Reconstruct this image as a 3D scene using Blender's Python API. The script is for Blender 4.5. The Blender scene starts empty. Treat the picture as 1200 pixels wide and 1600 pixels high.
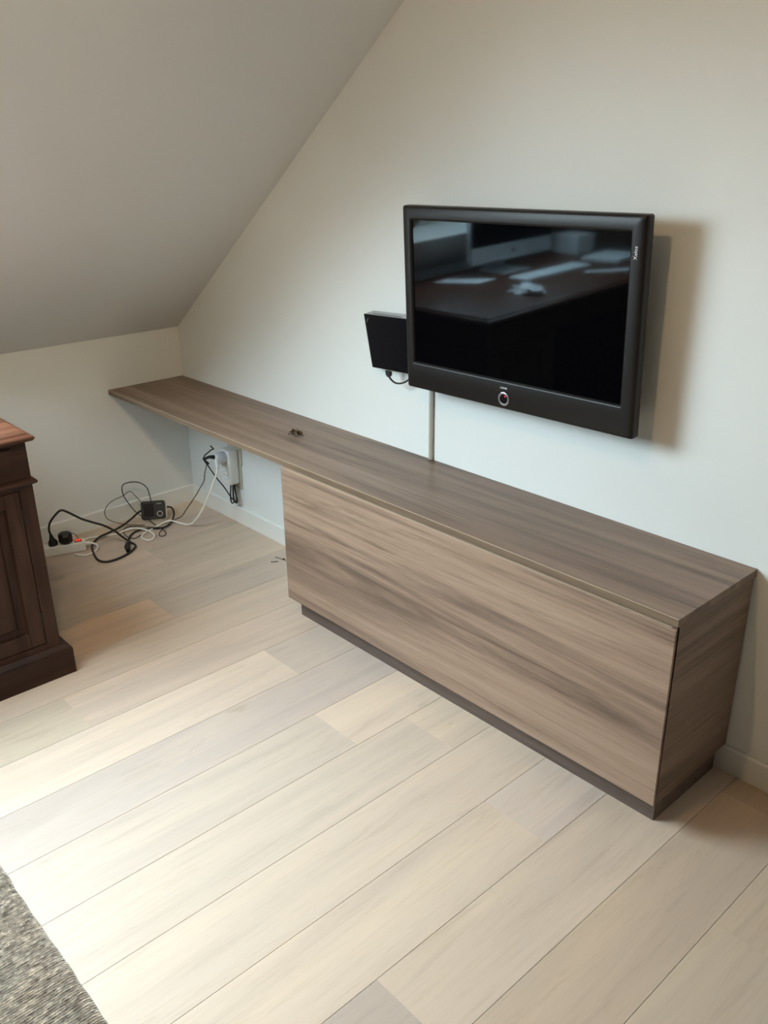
import bpy, bmesh, math, random
from mathutils import Vector, Matrix, Euler, noise

C = bpy.context.scene.collection
S = bpy.context.scene
random.seed(7)

# ------------------------------------------------------------------ camera
cam_d = bpy.data.cameras.new('camera')
cam_d.sensor_fit = 'VERTICAL'
cam_d.sensor_height = 32.0
cam_d.lens = 1373.855 / 1600.0 * 32.0
cam_d.clip_start = 0.05
cam = bpy.data.objects.new('camera', cam_d)
C.objects.link(cam)
cam.location = (3.38909, -1.89819, 1.51937)
cam.rotation_euler = (1.171136, 0.009483, 0.828563)
S.camera = cam

# ------------------------------------------------------------------ light
S.view_settings.view_transform = 'Standard'
S.view_settings.look = 'None'
S.view_settings.gamma = 1.0
S.view_settings.use_curve_mapping = False
S.view_settings.exposure = 0.0

w = bpy.data.worlds.new('overcast_sky'); S.world = w; w.use_nodes = True
_t = w.node_tree; bg = _t.nodes['Background']
_tc = _t.nodes.new('ShaderNodeTexCoord'); _sx = _t.nodes.new('ShaderNodeSeparateXYZ'); _rp = _t.nodes.new('ShaderNodeValToRGB')
_t.links.new(_tc.outputs['Generated'], _sx.inputs[0]); _t.links.new(_sx.outputs['Z'], _rp.inputs['Fac'])
_rp.color_ramp.elements[0].position = 0.0; _rp.color_ramp.elements[0].color = (0.27, 0.32, 0.34, 1)     # land below the horizon
_rp.color_ramp.elements[1].position = 0.06; _rp.color_ramp.elements[1].color = (0.715, 0.905, 1.0, 1)    # even overcast sky
_t.links.new(_rp.outputs['Color'], bg.inputs[0]); bg.inputs[1].default_value = 32.0

SLOPE = 0.7659                       # rise of the roof slope per metre
HK = 0.7935                          # knee wall height
ANG = math.atan(SLOPE)
NORM_IN = Vector((math.sin(ANG), 0, -math.cos(ANG)))      # into the room
SKYLIGHTS = [(-2.45, -1.25, 0.33, 1.75)]      # y0, y1, u0, u1 (u runs up the slope)

def slope_pt(u, y, d=0.0):
    p = Vector((u * math.cos(ANG), y, HK + u * math.sin(ANG)))
    return p - NORM_IN * d           # d: outwards, through the roof

def area(name, loc, direction, sx, sy, power, col):
    l = bpy.data.lights.new(name, 'AREA'); l.shape = 'RECTANGLE'
    l.size = sx; l.size_y = sy; l.energy = power; l.color = col
    o = bpy.data.objects.new(name, l); C.objects.link(o)
    o.location = loc; o.rotation_euler = Vector(direction).to_track_quat('-Z', 'Y').to_euler()
    return o

for (y0, y1, u0, u1) in SKYLIGHTS:   # portal: guides the sampling of the sky through the opening
    c = slope_pt((u0 + u1) / 2, (y0 + y1) / 2, 0.21)
    po = area('skylight_portal', c, NORM_IN, (y1 - y0), (u1 - u0), 1.0, (1, 1, 1))
    po.data.cycles.is_portal = True
lp = bpy.data.lights.new('ceiling_lamp', 'POINT'); lp.energy = 24.0; lp.color = (1.0, 0.67, 0.35)
lp.shadow_soft_size = 0.03
lo = bpy.data.objects.new('ceiling_lamp', lp); C.objects.link(lo); lo.location = (2.35, -1.90, 2.48)
sp = bpy.data.lights.new('ceiling_spot', 'SPOT'); sp.energy = 45.0; sp.color = (1.0, 0.80, 0.52)
sp.spot_size = math.radians(62); sp.spot_blend = 1.0; sp.shadow_soft_size = 0.04
so = bpy.data.objects.new('ceiling_spot', sp); C.objects.link(so); so.location = (2.40, -1.62, 2.46)
so.rotation_euler = (Vector((0.05, -0.60, 0.45)) - so.location).to_track_quat('-Z', 'Y').to_euler()

# ------------------------------------------------------------------ materials
def mat(name, col=(0.5, 0.5, 0.5), rough=0.5, metal=0.0, spec=0.5, coat=0.0):
    m = bpy.data.materials.new(name); m.use_nodes = True
    b = m.node_tree.nodes['Principled BSDF']
    b.inputs['Base Color'].default_value = (*col, 1)
    b.inputs['Roughness'].default_value = rough
    b.inputs['Metallic'].default_value = metal
    b.inputs['Specular IOR Level'].default_value = spec
    b.inputs['Coat Weight'].default_value = coat
    return m

class N:
    """small node-tree helper"""
    def __init__(s, m):
        s.t = m.node_tree; s.b = s.t.nodes['Principled BSDF']
    def new(s, typ, **kw):
        n = s.t.nodes.new(typ)
        for k, v in kw.items():
            if k in n.inputs: n.inputs[k].default_value = v
            else: setattr(n, k, v)
        return n
    def link(s, a, b): s.t.links.new(a, b)
    def coords(s, scale=(1, 1, 1), rot=(0, 0, 0), per_object=False):
        tc = s.new('ShaderNodeTexCoord'); mp = s.new('ShaderNodeMapping')
        mp.inputs['Scale'].default_value = scale; mp.inputs['Rotation'].default_value = rot
        src = tc.outputs['Object']
        if per_object:
            oi = s.new('ShaderNodeObjectInfo'); mul = s.new('ShaderNodeMath', operation='MULTIPLY')
            mul.inputs[1].default_value = 37.0
            s.link(oi.outputs['Random'], mul.inputs[0])
            add = s.new('ShaderNodeVectorMath', operation='ADD')
            s.link(src, add.inputs[0]); s.link(mul.outputs[0], add.inputs[1]); src = add.outputs[0]
        s.link(src, mp.inputs['Vector'])
        return mp.outputs['Vector']
    def noise(s, vec, scale, detail=3.0, rough=0.5, dist=0.0):
        n = s.new('ShaderNodeTexNoise'); n.inputs['Scale'].default_value = scale
        n.inputs['Detail'].default_value = detail; n.inputs['Roughness'].default_value = rough
        n.inputs['Distortion'].default_value = dist; s.link(vec, n.inputs['Vector'])
        return n.outputs['Fac']
    def ramp(s, fac, stops):
        r = s.new('ShaderNodeValToRGB'); e = r.color_ramp.elements
        while len(e) < len(stops): e.new(0.5)
        for i, (p, c) in enumerate(stops):
            e[i].position = p; e[i].color = (*c, 1) if len(c) == 3 else c
        s.link(fac, r.inputs['Fac']); return r.outputs['Color']
    def mix(s, a, b, fac, mode='MIX'):
        n = s.new('ShaderNodeMix', data_type='RGBA', blend_type=mode)
        if hasattr(fac, 'links'): s.link(fac, n.inputs[0])
        else: n.inputs[0].default_value = fac
        for v, i in ((a, 6), (b, 7)):
            if hasattr(v, 'links'): s.link(v, n.inputs[i])
            else: n.inputs[i].default_value = (*v, 1)
        return n.outputs[2]
    def bump(s, h, strength, dist=0.001):
        n = s.new('ShaderNodeBump'); n.inputs['Strength'].default_value = strength
        n.inputs['Distance'].default_value = dist
        s.link(h, n.inputs['Height']); s.link(n.outputs[0], s.b.inputs['Normal'])

def plaster(name, col):
    m = mat(name, col, 0.85, spec=0.2); n = N(m)
    v = n.coords()
    f = n.noise(v, 1.7, 3)
    c = n.ramp(f, [(0.3, tuple(x * 0.985 for x in col)), (0.7, tuple(min(1, x * 1.01) for x in col))])
    n.link(c, n.b.inputs['Base Color'])
    n.bump(n.noise(v, 420, 2), 0.06, 0.001)
    return m

def walnut(name, axis, dark, mid, light, rough=0.42, tilt=0.0, wave=1.0):
    """striped wood decor, the grain running along `axis` (0 = x, 1 = y)"""
    m = mat(name, mid, rough, spec=0.35); n = N(m)
    k = [10.0, 10.0, 10.0]; k[axis] = 0.48 * wave
    v = n.coords(tuple(k), rot=(0, tilt, 0))
    a = n.noise(v, 1.0, 6, 0.62, 1.1)
    k2 = [34.0, 34.0, 34.0]; k2[axis] = 0.9
    b = n.noise(n.coords(tuple(k2), rot=(0, tilt, 0)), 1.0, 5, 0.7, 0.9)
    k3 = [230.0, 230.0, 230.0]; k3[axis] = 7
    f = n.noise(n.coords(tuple(k3)), 1.0, 3, 0.6)
    col = n.ramp(a, [(0.30, dark), (0.41, tuple(x * .45 + y * .55 for x, y in zip(dark, mid))), (0.49, mid), (0.66, light)])
    fine = n.ramp(b, [(0.31, (0.52, 0.49, 0.47)), (0.41, (0.84, 0.83, 0.81)), (0.50, (1.0, 1.0, 1.0)), (0.72, (1.06, 1.05, 1.04))])
    col = n.mix(col, fine, 0.8, 'MULTIPLY')
    pore = n.ramp(f, [(0.32, (0.80, 0.79, 0.78)), (0.5, (1, 1, 1))])
    col = n.mix(col, pore, 0.7, 'MULTIPLY')
    n.link(col, n.b.inputs['Base Color'])
    n.bump(f, 0.05, 0.0004)
    return m

M = {}
M['wall'] = plaster('wall_paint', (0.775, 0.785, 0.76))
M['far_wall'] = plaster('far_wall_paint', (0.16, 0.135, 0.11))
M['slope'] = plaster('ceiling_paint', (0.81, 0.80, 0.77))
M['trim'] = mat('baseboard_paint', (0.785, 0.785, 0.75), 0.45)
WD, WM, WL = (0.125, 0.083, 0.064), (0.265, 0.180, 0.132), (0.355, 0.252, 0.188)
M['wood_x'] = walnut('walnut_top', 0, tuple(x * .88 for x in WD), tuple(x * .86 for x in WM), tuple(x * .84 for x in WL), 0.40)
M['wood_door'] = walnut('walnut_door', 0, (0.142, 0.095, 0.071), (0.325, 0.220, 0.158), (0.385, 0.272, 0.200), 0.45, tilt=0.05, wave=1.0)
M['wood_y'] = walnut('walnut_side_shaded', 1, tuple(x * .85 for x in WD), tuple(x * .82 for x in WM), tuple(x * .80 for x in WL), 0.5)  # same laminate, with the shade of the end panel put into its colour
M['edge'] = walnut('walnut_edge', 0, (0.13, 0.088, 0.058), (0.205, 0.142, 0.096), (0.27, 0.19, 0.13), 0.4)
M['arris_glint'] = mat('edge_glint', (0.50, 0.38, 0.27), 0.35)  # edge strip; its pale colour paints in the light caught on the bevel
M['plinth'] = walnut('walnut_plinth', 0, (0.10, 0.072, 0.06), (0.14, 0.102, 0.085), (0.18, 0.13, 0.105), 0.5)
M['dark_gap'] = mat('carcass_inside', (0.05, 0.035, 0.028), 0.7)

def oak(name):
    """pale limed oak; the tint of each board is the object's own colour"""
    m = mat(name, (0.6, 0.53, 0.44), 0.46, spec=0.35); n = N(m)
    v = n.coords((7.0, 0.55, 7.0), per_object=True)
    a = n.noise(v, 1.0, 3, 0.55, 1.2)
    v2 = n.coords((26.0, 2.2, 26.0), per_object=True)
    b = n.noise(v2, 1.0, 5, 0.7, 1.6)
    v3 = n.coords((150.0, 7.0, 150.0), per_object=True)
    f = n.noise(v3, 1.0, 3, 0.6)
    kn = n.noise(n.coords((9.0, 4.2, 9.0), per_object=True), 1.0, 2, 0.5)
    big = n.ramp(a, [(0.30, (0.86, 0.855, 0.86)), (0.50, (0.97, 0.965, 0.96)), (0.72, (1.05, 1.03, 0.99))])
    med = n.ramp(b, [(0.28, (0.84, 0.82, 0.79)), (0.45, (0.98, 0.98, 0.97)), (0.62, (1.0, 1.0, 1.0)), (0.78, (1.07, 1.07, 1.06))])
    fin = n.ramp(f, [(0.30, (0.90, 0.89, 0.87)), (0.52, (1, 1, 1))])
    kno = n.ramp(kn, [(0.20, (0.70, 0.66, 0.60)), (0.27, (1, 1, 1))])
    oi = n.new('ShaderNodeObjectInfo')
    c = n.mix(oi.outputs['Color'], big, 1.0, 'MULTIPLY')
    c = n.mix(c, med, 0.8, 'MULTIPLY')
    c = n.mix(c, fin, 0.55, 'MULTIPLY')
    c = n.mix(c, kno, 0.7, 'MULTIPLY')
    n.link(c, n.b.inputs['Base Color'])
    n.bump(f, 0.08, 0.0005)
    return m
M['oak'] = oak('limed_oak'); M['oak'].node_tree.nodes['Principled BSDF'].inputs['Roughness'].default_value = 0.52
M['joint'] = mat('floor_joint', (0.10, 0.08, 0.06), 0.9)

M['bezel'] = mat('television_bezel', (0.012, 0.0095, 0.0085), 0.40, spec=0.32)
M['screen'] = mat('television_screen', (0.0015, 0.0015, 0.002), 0.045, spec=0.45)
M['screen'].node_tree.nodes['Principled BSDF'].inputs['Specular Tint'].default_value = (0.72, 0.90, 1.0, 1)   # bluish anti-glare coat
M['black'] = mat('black_plastic', (0.007, 0.007, 0.008), 0.42, spec=0.4)
M['black_gloss'] = mat('black_gloss', (0.006, 0.006, 0.008), 0.22)
M['rubber'] = mat('black_rubber', (0.014, 0.012, 0.011), 0.5)
M['silver'] = mat('brushed_metal', (0.62, 0.62, 0.62), 0.30, metal=1.0)
M['greymetal'] = mat('grey_metal', (0.42, 0.43, 0.44), 0.45, metal=0.3)
M['print'] = mat('white_print', (0.72, 0.72, 0.72), 0.5)
M['white_plastic'] = mat('white_plastic', (0.80, 0.79, 0.75), 0.38)
M['grey_white'] = mat('cool_white_plastic', (0.62, 0.63, 0.68), 0.4)
M['ivory'] = mat('ivory_plastic', (0.58, 0.54, 0.45), 0.45)
M['cover'] = mat('beige_cable_cover', (0.42, 0.38, 0.32), 0.5)
M['cord_white'] = mat('white_cord', (0.85, 0.83, 0.76), 0.45)
M['leaf'] = mat('dried_leaf', (0.17, 0.115, 0.05), 0.8)
M['twig'] = mat('dark_twig', (0.035, 0.032, 0.022), 0.8)
M['paper'] = mat('white_paper', (0.88, 0.90, 0.92), 0.7)
M['alu'] = mat('aluminium', (0.62, 0.64, 0.66), 0.35, metal=0.4)
m = mat('red_switch', (0.5, 0.02, 0.01), 0.3); b = m.node_tree.nodes['Principled BSDF']
b.inputs['Emission Color'].default_value = (1.0, 0.05, 0.02, 1); b.inputs['Emission Strength'].default_value = 0.55
M['red'] = m
m = mat('red_led', (0.3, 0.01, 0.02), 0.3); b = m.node_tree.nodes['Principled BSDF']
b.inputs['Emission Color'].default_value = (1.0, 0.05, 0.12, 1); b.inputs['Emission Strength'].default_value = 0.9
M['led'] = m

def antique(name, dark, mid, light, axis, rough):
    m = mat(name, mid, rough, spec=0.3); n = N(m)
    k = [22.0, 22.0, 22.0]; k[axis] = 1.6
    a = n.noise(n.coords(tuple(k)), 1.0, 4, 0.6, 0.8)
    bl = n.noise(n.coords(), 6.0, 3)
    c = n.ramp(a, [(0.30, dark), (0.5, mid), (0.72, light)])
    p = n.ramp(bl, [(0.3, (0.75, 0.72, 0.70)), (0.65, (1.05, 1.03, 1.0))])
    c = n.mix(c, p, 0.8, 'MULTIPLY')
    n.link(c, n.b.inputs['Base Color'])
    n.link(n.ramp(bl, [(0.3, (rough + .12,) * 3), (0.7, (rough,) * 3)]), n.b.inputs['Roughness'])
    n.bump(a, 0.08, 0.0006)
    return m
M['desk_v'] = antique('mahogany_upright', (0.024, 0.010, 0.006), (0.046, 0.020, 0.012), (0.072, 0.033, 0.020), 2, 0.5)
M['desk_h'] = antique('mahogany_level', (0.022, 0.009, 0.006), (0.041, 0.018, 0.011), (0.065, 0.030, 0.018), 1, 0.5)
M['desk_top'] = antique('polished_mahogany', (0.050, 0.017, 0.008), (0.095, 0.034, 0.016), (0.145, 0.057, 0.028), 1, 0.42)

def rug_mat():
    m = mat('woven_rug', (0.25, 0.22, 0.19), 0.95, spec=0.1); n = N(m)
    v = n.coords((1, 1, 1))
    big = n.noise(v, 7.0, 3)
    yarn = n.noise(n.coords((170.0, 60.0, 60.0)), 1.0, 4, 0.75)
    fl = n.noise(n.coords((260.0, 90.0, 90.0)), 1.0, 2, 0.6)
    base = n.ramp(big, [(0.3, (0.40, 0.375, 0.335)), (0.7, (0.47, 0.405, 0.34))])
    y = n.ramp(yarn, [(0.34, (0.20, 0.18, 0.16)), (0.45, (0.66, 0.64, 0.62)), (0.55, (1.0, 0.97, 0.93)), (0.66, (1.9, 1.85, 1.76))])
    c = n.mix(base, y, 0.9, 'MULTIPLY')
    s_ = n.ramp(fl, [(0.66, (0, 0, 0)), (0.74, (1, 1, 1))])
    c = n.mix(c, (0.62, 0.60, 0.55), s_)
    n.link(c, n.b.inputs['Base Color'])
    n.bump(yarn, 0.6, 0.003)
    return m
M['rug'] = rug_mat()

m = bpy.data.materials.new('window_glass'); m.use_nodes = True
t = m.node_tree; t.nodes.remove(t.nodes['Principled BSDF'])
tr = t.nodes.new('ShaderNodeBsdfTransparent'); gl = t.nodes.new('ShaderNodeBsdfGlossy'); gl.inputs['Roughness'].default_value = 0.02
mx = t.nodes.new('ShaderNodeMixShader')
mx.inputs[0].default_value = 0.05; t.links.new(tr.outputs[0], mx.inputs[1]); t.links.new(gl.outputs[0], mx.inputs[2])
t.links.new(mx.outputs[0], t.nodes['Material Output'].inputs['Surface'])
M['glass'] = m

# ------------------------------------------------------------------ mesh helpers
def box(bm, x0, x1, y0, y1, z0, z1, bev=0.0, seg=1):
    r = bmesh.ops.create_cube(bm, size=1.0)
    vs = r['verts']
    bmesh.ops.scale(bm, vec=(x1 - x0, y1 - y0, z1 - z0), verts=vs)
    bmesh.ops.translate(bm, vec=((x0 + x1) / 2, (y0 + y1) / 2, (z0 + z1) / 2), verts=vs)
    if bev > 0:
        es = list({e for v in vs for e in v.link_edges})
        bmesh.ops.bevel(bm, geom=es, offset=bev, segments=seg, affect='EDGES', profile=0.5)
    return bm

def loft_rect(bm, loops, cap0=True, cap1=True):
    """loops of (x0, x1, y0, y1, z), bottom to top"""
    rows = []
    for x0, x1, y0, y1, z in loops:
        rows.append([bm.verts.new(p) for p in ((x0, y0, z), (x1, y0, z), (x1, y1, z), (x0, y1, z))])
    for a, b_ in zip(rows, rows[1:]):
        for i in range(4):
            j = (i + 1) % 4
            bm.faces.new((a[i], a[j], b_[j], b_[i]))
    if cap0: bm.faces.new(rows[0][::-1])
    if cap1: bm.faces.new(rows[-1])
    return bm

def grid_loft(bm, rows, closed_u=True, cap=True):
    vr = [[bm.verts.new(p) for p in r] for r in rows]
    n = len(vr[0])
    for a, b_ in zip(vr, vr[1:]):
        for i in range(n if closed_u else n - 1):
            j = (i + 1) % n
            bm.faces.new((a[i], a[j], b_[j], b_[i]))
    if cap:
        bm.faces.new(vr[0][::-1]); bm.faces.new(vr[-1])
    return bm

def tube(bm, pts, r, sides=8, per=5, smooth_path=True):
    P = [Vector(p) for p in pts]
    if smooth_path and len(P) > 2:
        Q = []
        for i in range(len(P) - 1):
            p0 = P[max(i - 1, 0)]; p1 = P[i]; p2 = P[i + 1]; p3 = P[min(i + 2, len(P) - 1)]
            for k in range(per):
                u = k / per
                Q.append(0.5 * ((2 * p1) + (p2 - p0) * u + (2 * p0 - 5 * p1 + 4 * p2 - p3) * u * u + (3 * p1 - p0 - 3 * p2 + p3) * u ** 3))
        Q.append(P[-1]); P = Q
    rows = []; prev = None
    for i, p in enumerate(P):
        tdir = (P[min(i + 1, len(P) - 1)] - P[max(i - 1, 0)])
        if tdir.length < 1e-7: tdir = Vector((0, 0, 1))
        tdir.normalize()
        if prev is None:
            prev = tdir.orthogonal().normalized()
        nrm = prev - tdir * prev.dot(tdir)
        if nrm.length < 1e-6: nrm = tdir.orthogonal()
        nrm.normalize(); prev = nrm
        bn = tdir.cross(nrm)
        rr = r(i / (len(P) - 1)) if callable(r) else r
        rows.append([p + (nrm * math.cos(a) + bn * math.sin(a)) * rr for a in (2 * math.pi * k / sides for k in range(sides))])
    return grid_loft(bm, rows)

def lathe(bm, prof, centre, axis, sides=24, cap=True):
    """prof: (radius, distance along axis)"""
    a = Vector(axis).normalized(); u = a.orthogonal().normalized(); v = a.cross(u); c = Vector(centre)
    rows = [[c + a * d + (u * math.cos(t_) + v * math.sin(t_)) * rr for t_ in (2 * math.pi * k / sides for k in range(sides))] for rr, d in prof]
    return grid_loft(bm, rows, cap=cap)

def prism(bm, outline, axis_vec, bev=0.0):
    """outline: list of 3-D points of one flat face; extruded by axis_vec"""
    a = [bm.verts.new(p) for p in outline]
    b_ = [bm.verts.new(Vector(p) + Vector(axis_vec)) for p in outline]
    n = len(a); fs = [bm.faces.new(a), bm.faces.new(b_[::-1])]
    for i in range(n):
        j = (i + 1) % n
        fs.append(bm.faces.new((a[i], b_[i], b_[j], a[j])))
    if bev > 0:
        es = list({e for f in fs for e in f.edges})
        bmesh.ops.bevel(bm, geom=es, offset=bev, segments=2, affect='EDGES', profile=0.5)
    return bm

def world_loc(o):
    l = Vector((0, 0, 0))
    while o is not None:
        l = l + o.location; o = o.parent
    return l

def obj(name, bm, material, parent=None, smooth=False, origin=None, local=False):
    """link bm as one mesh object; bm is in scene coordinates unless local"""
    bmesh.ops.recalc_face_normals(bm, faces=bm.faces[:])
    off = Vector((0, 0, 0))
    if not local:
        if origin is not None: off = Vector(origin)
        elif parent is not None: off = world_loc(parent)
        bmesh.ops.translate(bm, vec=-off, verts=bm.verts[:])
    me = bpy.data.meshes.new(name); bm.to_mesh(me); bm.free()
    me.materials.append(material)
    if smooth:
        for p in me.polygons: p.use_smooth = True
    o = bpy.data.objects.new(name, me); C.objects.link(o)
    if parent is not None:
        o.parent = parent
        if not local and origin is not None: o.location = Vector(origin) - world_loc(parent)
    elif origin is not None: o.location = origin
    if smooth:
        md = o.modifiers.new('split', 'EDGE_SPLIT'); md.split_angle = math.radians(40)
    return o

def thing(name, label, cat, loc=(0, 0, 0), rot=(0, 0, 0), group=None):
    o = bpy.data.objects.new(name, None); C.objects.link(o)
    o.empty_display_size = 0.05
    o.location = loc; o.rotation_euler = rot
    return tag(o, label, cat, group)

def tag(o, label, cat, group=None):
    o['label'] = label; o['category'] = cat
    if group: o['group'] = group
    return o

def struct(o):
    o['kind'] = 'structure'; return o

B = bmesh.new

def text_mesh(name, s, size, material, parent, loc, rot, extrude=0.0003, align='CENTER'):
    cu = bpy.data.curves.new(name, 'FONT'); cu.body = s; cu.size = size; cu.extrude = extrude
    cu.align_x = align; cu.align_y = 'CENTER'; cu.resolution_u = 3
    tmp = bpy.data.objects.new(name, cu); C.objects.link(tmp)
    dg = bpy.context.evaluated_depsgraph_get()
    me = bpy.data.meshes.new_from_object(tmp.evaluated_get(dg))
    bpy.data.objects.remove(tmp); bpy.data.curves.remove(cu)
    me.materials.clear(); me.materials.append(material); me.name = name
    o = bpy.data.objects.new(name, me); C.objects.link(o)
    o.parent = parent; o.location = loc; o.rotation_euler = rot
    return o

# ------------------------------------------------------------------ room shell
RX, RY, RZ = 5.9, -6.2, 2.60       # right wall, wall behind the camera, flat ceiling
floor = struct(obj('floor', box(B(), -0.1, RX + 0.1, RY - 0.1, 0.1, -0.06, -0.0125), M['joint']))
struct(obj('wall_back', box(B(), -0.1, RX + 0.1, 0.0, 0.12, -0.0125, 2.9), M['wall']))
struct(obj('wall_left', box(B(), -0.12, 0.0, RY, 0.0, -0.0125, HK + 0.02), M['wall']))
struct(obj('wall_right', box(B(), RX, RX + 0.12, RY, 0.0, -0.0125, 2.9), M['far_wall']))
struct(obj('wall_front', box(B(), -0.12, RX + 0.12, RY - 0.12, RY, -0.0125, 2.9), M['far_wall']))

# sloping ceiling with two openings, and the flat ceiling above
bm = B()
TH = 0.20
u_top = (RZ - HK) / math.sin(ANG) + 0.3
ybr = [RY, SKYLIGHTS[0][0], SKYLIGHTS[0][1], 0.0]
ubr = [-0.25, SKYLIGHTS[0][2], SKYLIGHTS[0][3], u_top]
def slope_box(u0, u1, y0, y1):
    vs = [bm.verts.new(slope_pt(u, y, d)) for d in (0.0, TH) for (u, y) in ((u0, y0), (u1, y0), (u1, y1), (u0, y1))]
    for f in ((0, 1, 2, 3), (7, 6, 5, 4), (0, 4, 5, 1), (1, 5, 6, 2), (2, 6, 7, 3), (3, 7, 4, 0)):
        bm.faces.new([vs[i] for i in f])
slope_box(-0.02, ubr[1], RY, 0.0)
slope_box(ubr[2], u_top, RY, 0.0)
for i in (0, 2):
    slope_box(ubr[1], ubr[2], ybr[i], ybr[i + 1])
xt = (RZ - HK) / SLOPE
box(bm, xt, RX, RY, 0.0, RZ, RZ + 0.12)
struct(obj('ceiling', bm, M['slope']))

# skylights: frame, sash and pane set in each opening
for i, (y0, y1, u0, u1) in enumerate(SKYLIGHTS):
    def ring(bm, a, b_, d0, d1):
        # frame bars in slope space
        def sb(ua, ub, ya, yb):
            vs = [bm.verts.new(slope_pt(u, y, d)) for d in (d0, d1) for (u, y) in ((ua, ya), (ub, ya), (ub, yb), (ua, yb))]
            for f in ((0, 1, 2, 3), (7, 6, 5, 4), (0, 4, 5, 1), (1, 5, 6, 2), (2, 6, 7, 3), (3, 7, 4, 0)):
                bm.faces.new([vs[k] for k in f])
        sb(u0 + a, u0 + b_, y0 + a, y1 - a); sb(u1 - b_, u1 - a, y0 + a, y1 - a)
        sb(u0 + b_, u1 - b_, y0 + a, y0 + b_); sb(u0 + b_, u1 - b_, y1 - b_, y1 - a)
        return bm
    wf = struct(obj('window_%d' % (i + 1), ring(B(), 0.0, 0.03, 0.09, 0.20), M['trim']))
    obj('sash', ring(B(), 0.031, 0.075, 0.11, 0.17), M['trim'], wf)
    bm = B()
    vs = [bm.verts.new(slope_pt(u, y, d)) for d in (0.135, 0.140) for (u, y) in ((u0 + .07, y0 + .07), (u1 - .07, y0 + .07), (u1 - .07, y1 - .07), (u0 + .07, y1 - .07))]
    for f in ((0, 1, 2, 3), (7, 6, 5, 4), (0, 4, 5, 1), (1, 5, 6, 2), (2, 6, 7, 3), (3, 7, 4, 0)):
        bm.faces.new([vs[k] for k in f])
    obj('pane', bm, M['glass'], wf)

# baseboards
HB, TB = 0.0743, 0.0095
def base_profile(bm, a, b_, along):
    # eased top edge
    if along == 'x':
        out = [(a, 0, 0), (a, -TB, 0), (a, -TB, HB - 0.004), (a, -TB + 0.003, HB), (a, 0, HB)]
        return prism(bm, out, (b_ - a, 0, 0))
    out = [(0, a, 0), (TB, a, 0), (TB, a, HB - 0.004), (TB - 0.003, a, HB), (0, a, HB)]
    return prism(bm, out, (0, b_ - a, 0))
struct(obj('baseboard_back', base_profile(B(), 0.0, RX, 'x'), M['trim']))
struct(obj('baseboard_left', base_profile(B(), RY, -TB, 'y'), M['trim']))

# oak boards, one by one
PITCH, SEAM0 = 0.19205, 1.3067
JOINTS = {-5: [-0.44, -2.3], -4: [-1.30, -3.1], -3: [-0.638, -2.5], -2: [-1.62, -3.4], -1: [-1.13, -2.95], 0: [-0.538, -2.4],
          1: [-1.95, -3.8], 2: [-0.634, -2.5], 3: [-0.454, -2.35], 4: [-1.85, -3.7], 5: [-0.549, -2.4],
          6: [-1.085, -2.95], 7: [-0.085, -1.95, -3.8], 8: [-0.475, -2.3]}
OAK = (0.645, 0.530, 0.435)
TINT = {(-5, 0): (0.92, 0.92, 0.90), (-5, 1): (1.0, 0.97, 0.95), (-4, 0): (0.97, 0.96, 0.94), (-3, 0): (0.93, 0.93, 0.93),
        (-3, 1): (1.06, 0.99, 0.92), (-2, 0): (1.02, 0.99, 0.96), (-1, 0): (1.06, 1.02, 1.0), (-1, 1): (0.98, 0.97, 0.93),
        (0, 0): (0.93, 0.925, 0.94), (0, 1): (1.12, 1.09, 1.07), (1, 0): (0.92, 0.915, 0.95), (2, 0): (1.07, 1.04, 1.02),
        (2, 1): (0.97, 0.965, 0.97), (3, 0): (1.04, 1.02, 0.98), (3, 1): (0.98, 0.97, 0.965), (4, 0): (1.0, 0.985, 0.97),
        (5, 0): (0.96, 0.96, 0.99), (5, 1): (1.01, 0.99, 0.965), (6, 0): (0.95, 0.93, 0.91), (6, 1): (0.80, 0.79, 0.81),
        (7, 0): (0.78, 0.76, 0.72), (7, 1): (0.85, 0.82, 0.79), (8, 0): (0.87, 0.845, 0.80), (8, 1): (0.83, 0.82, 0.80)}  # board tones with light falloff painted in: right rows darker, middle rows paler
GAP = 0.0005
for k in range(-7, 25):
    x0 = SEAM0 + PITCH * k; x1 = x0 + PITCH
    x0 = max(x0, 0.0); x1 = min(x1, RX)
    if x1 - x0 < 0.01: continue
    js = JOINTS.get(k)
    if js is None:
        s0 = -random.uniform(0.3, 1.8); js = [s0, s0 - 1.9]
    ys = [0.0] + [j for j in js if j > RY + 0.1] + [RY]
    for i in range(len(ys) - 1):
        t_ = TINT.get((k, i))
        if t_ is None:
            g = random.uniform(0.92, 1.05); t_ = (g, g * random.uniform(0.97, 1.0), g * random.uniform(0.94, 1.0))
        t_ = tuple(1.0 + (v - 0.985) * 1.35 for v in t_)
        bm = box(B(), x0 + GAP, x1 - GAP, ys[i + 1], ys[i], -0.0125, 0.0, 0.00025)
        o = obj('board', bm, M['oak'], floor, origin=((x0 + x1) / 2, (ys[i] + ys[i + 1]) / 2, 0))
        o.color = (OAK[0] * t_[0], OAK[1] * t_[1], OAK[2] * t_[2], 1)

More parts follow.
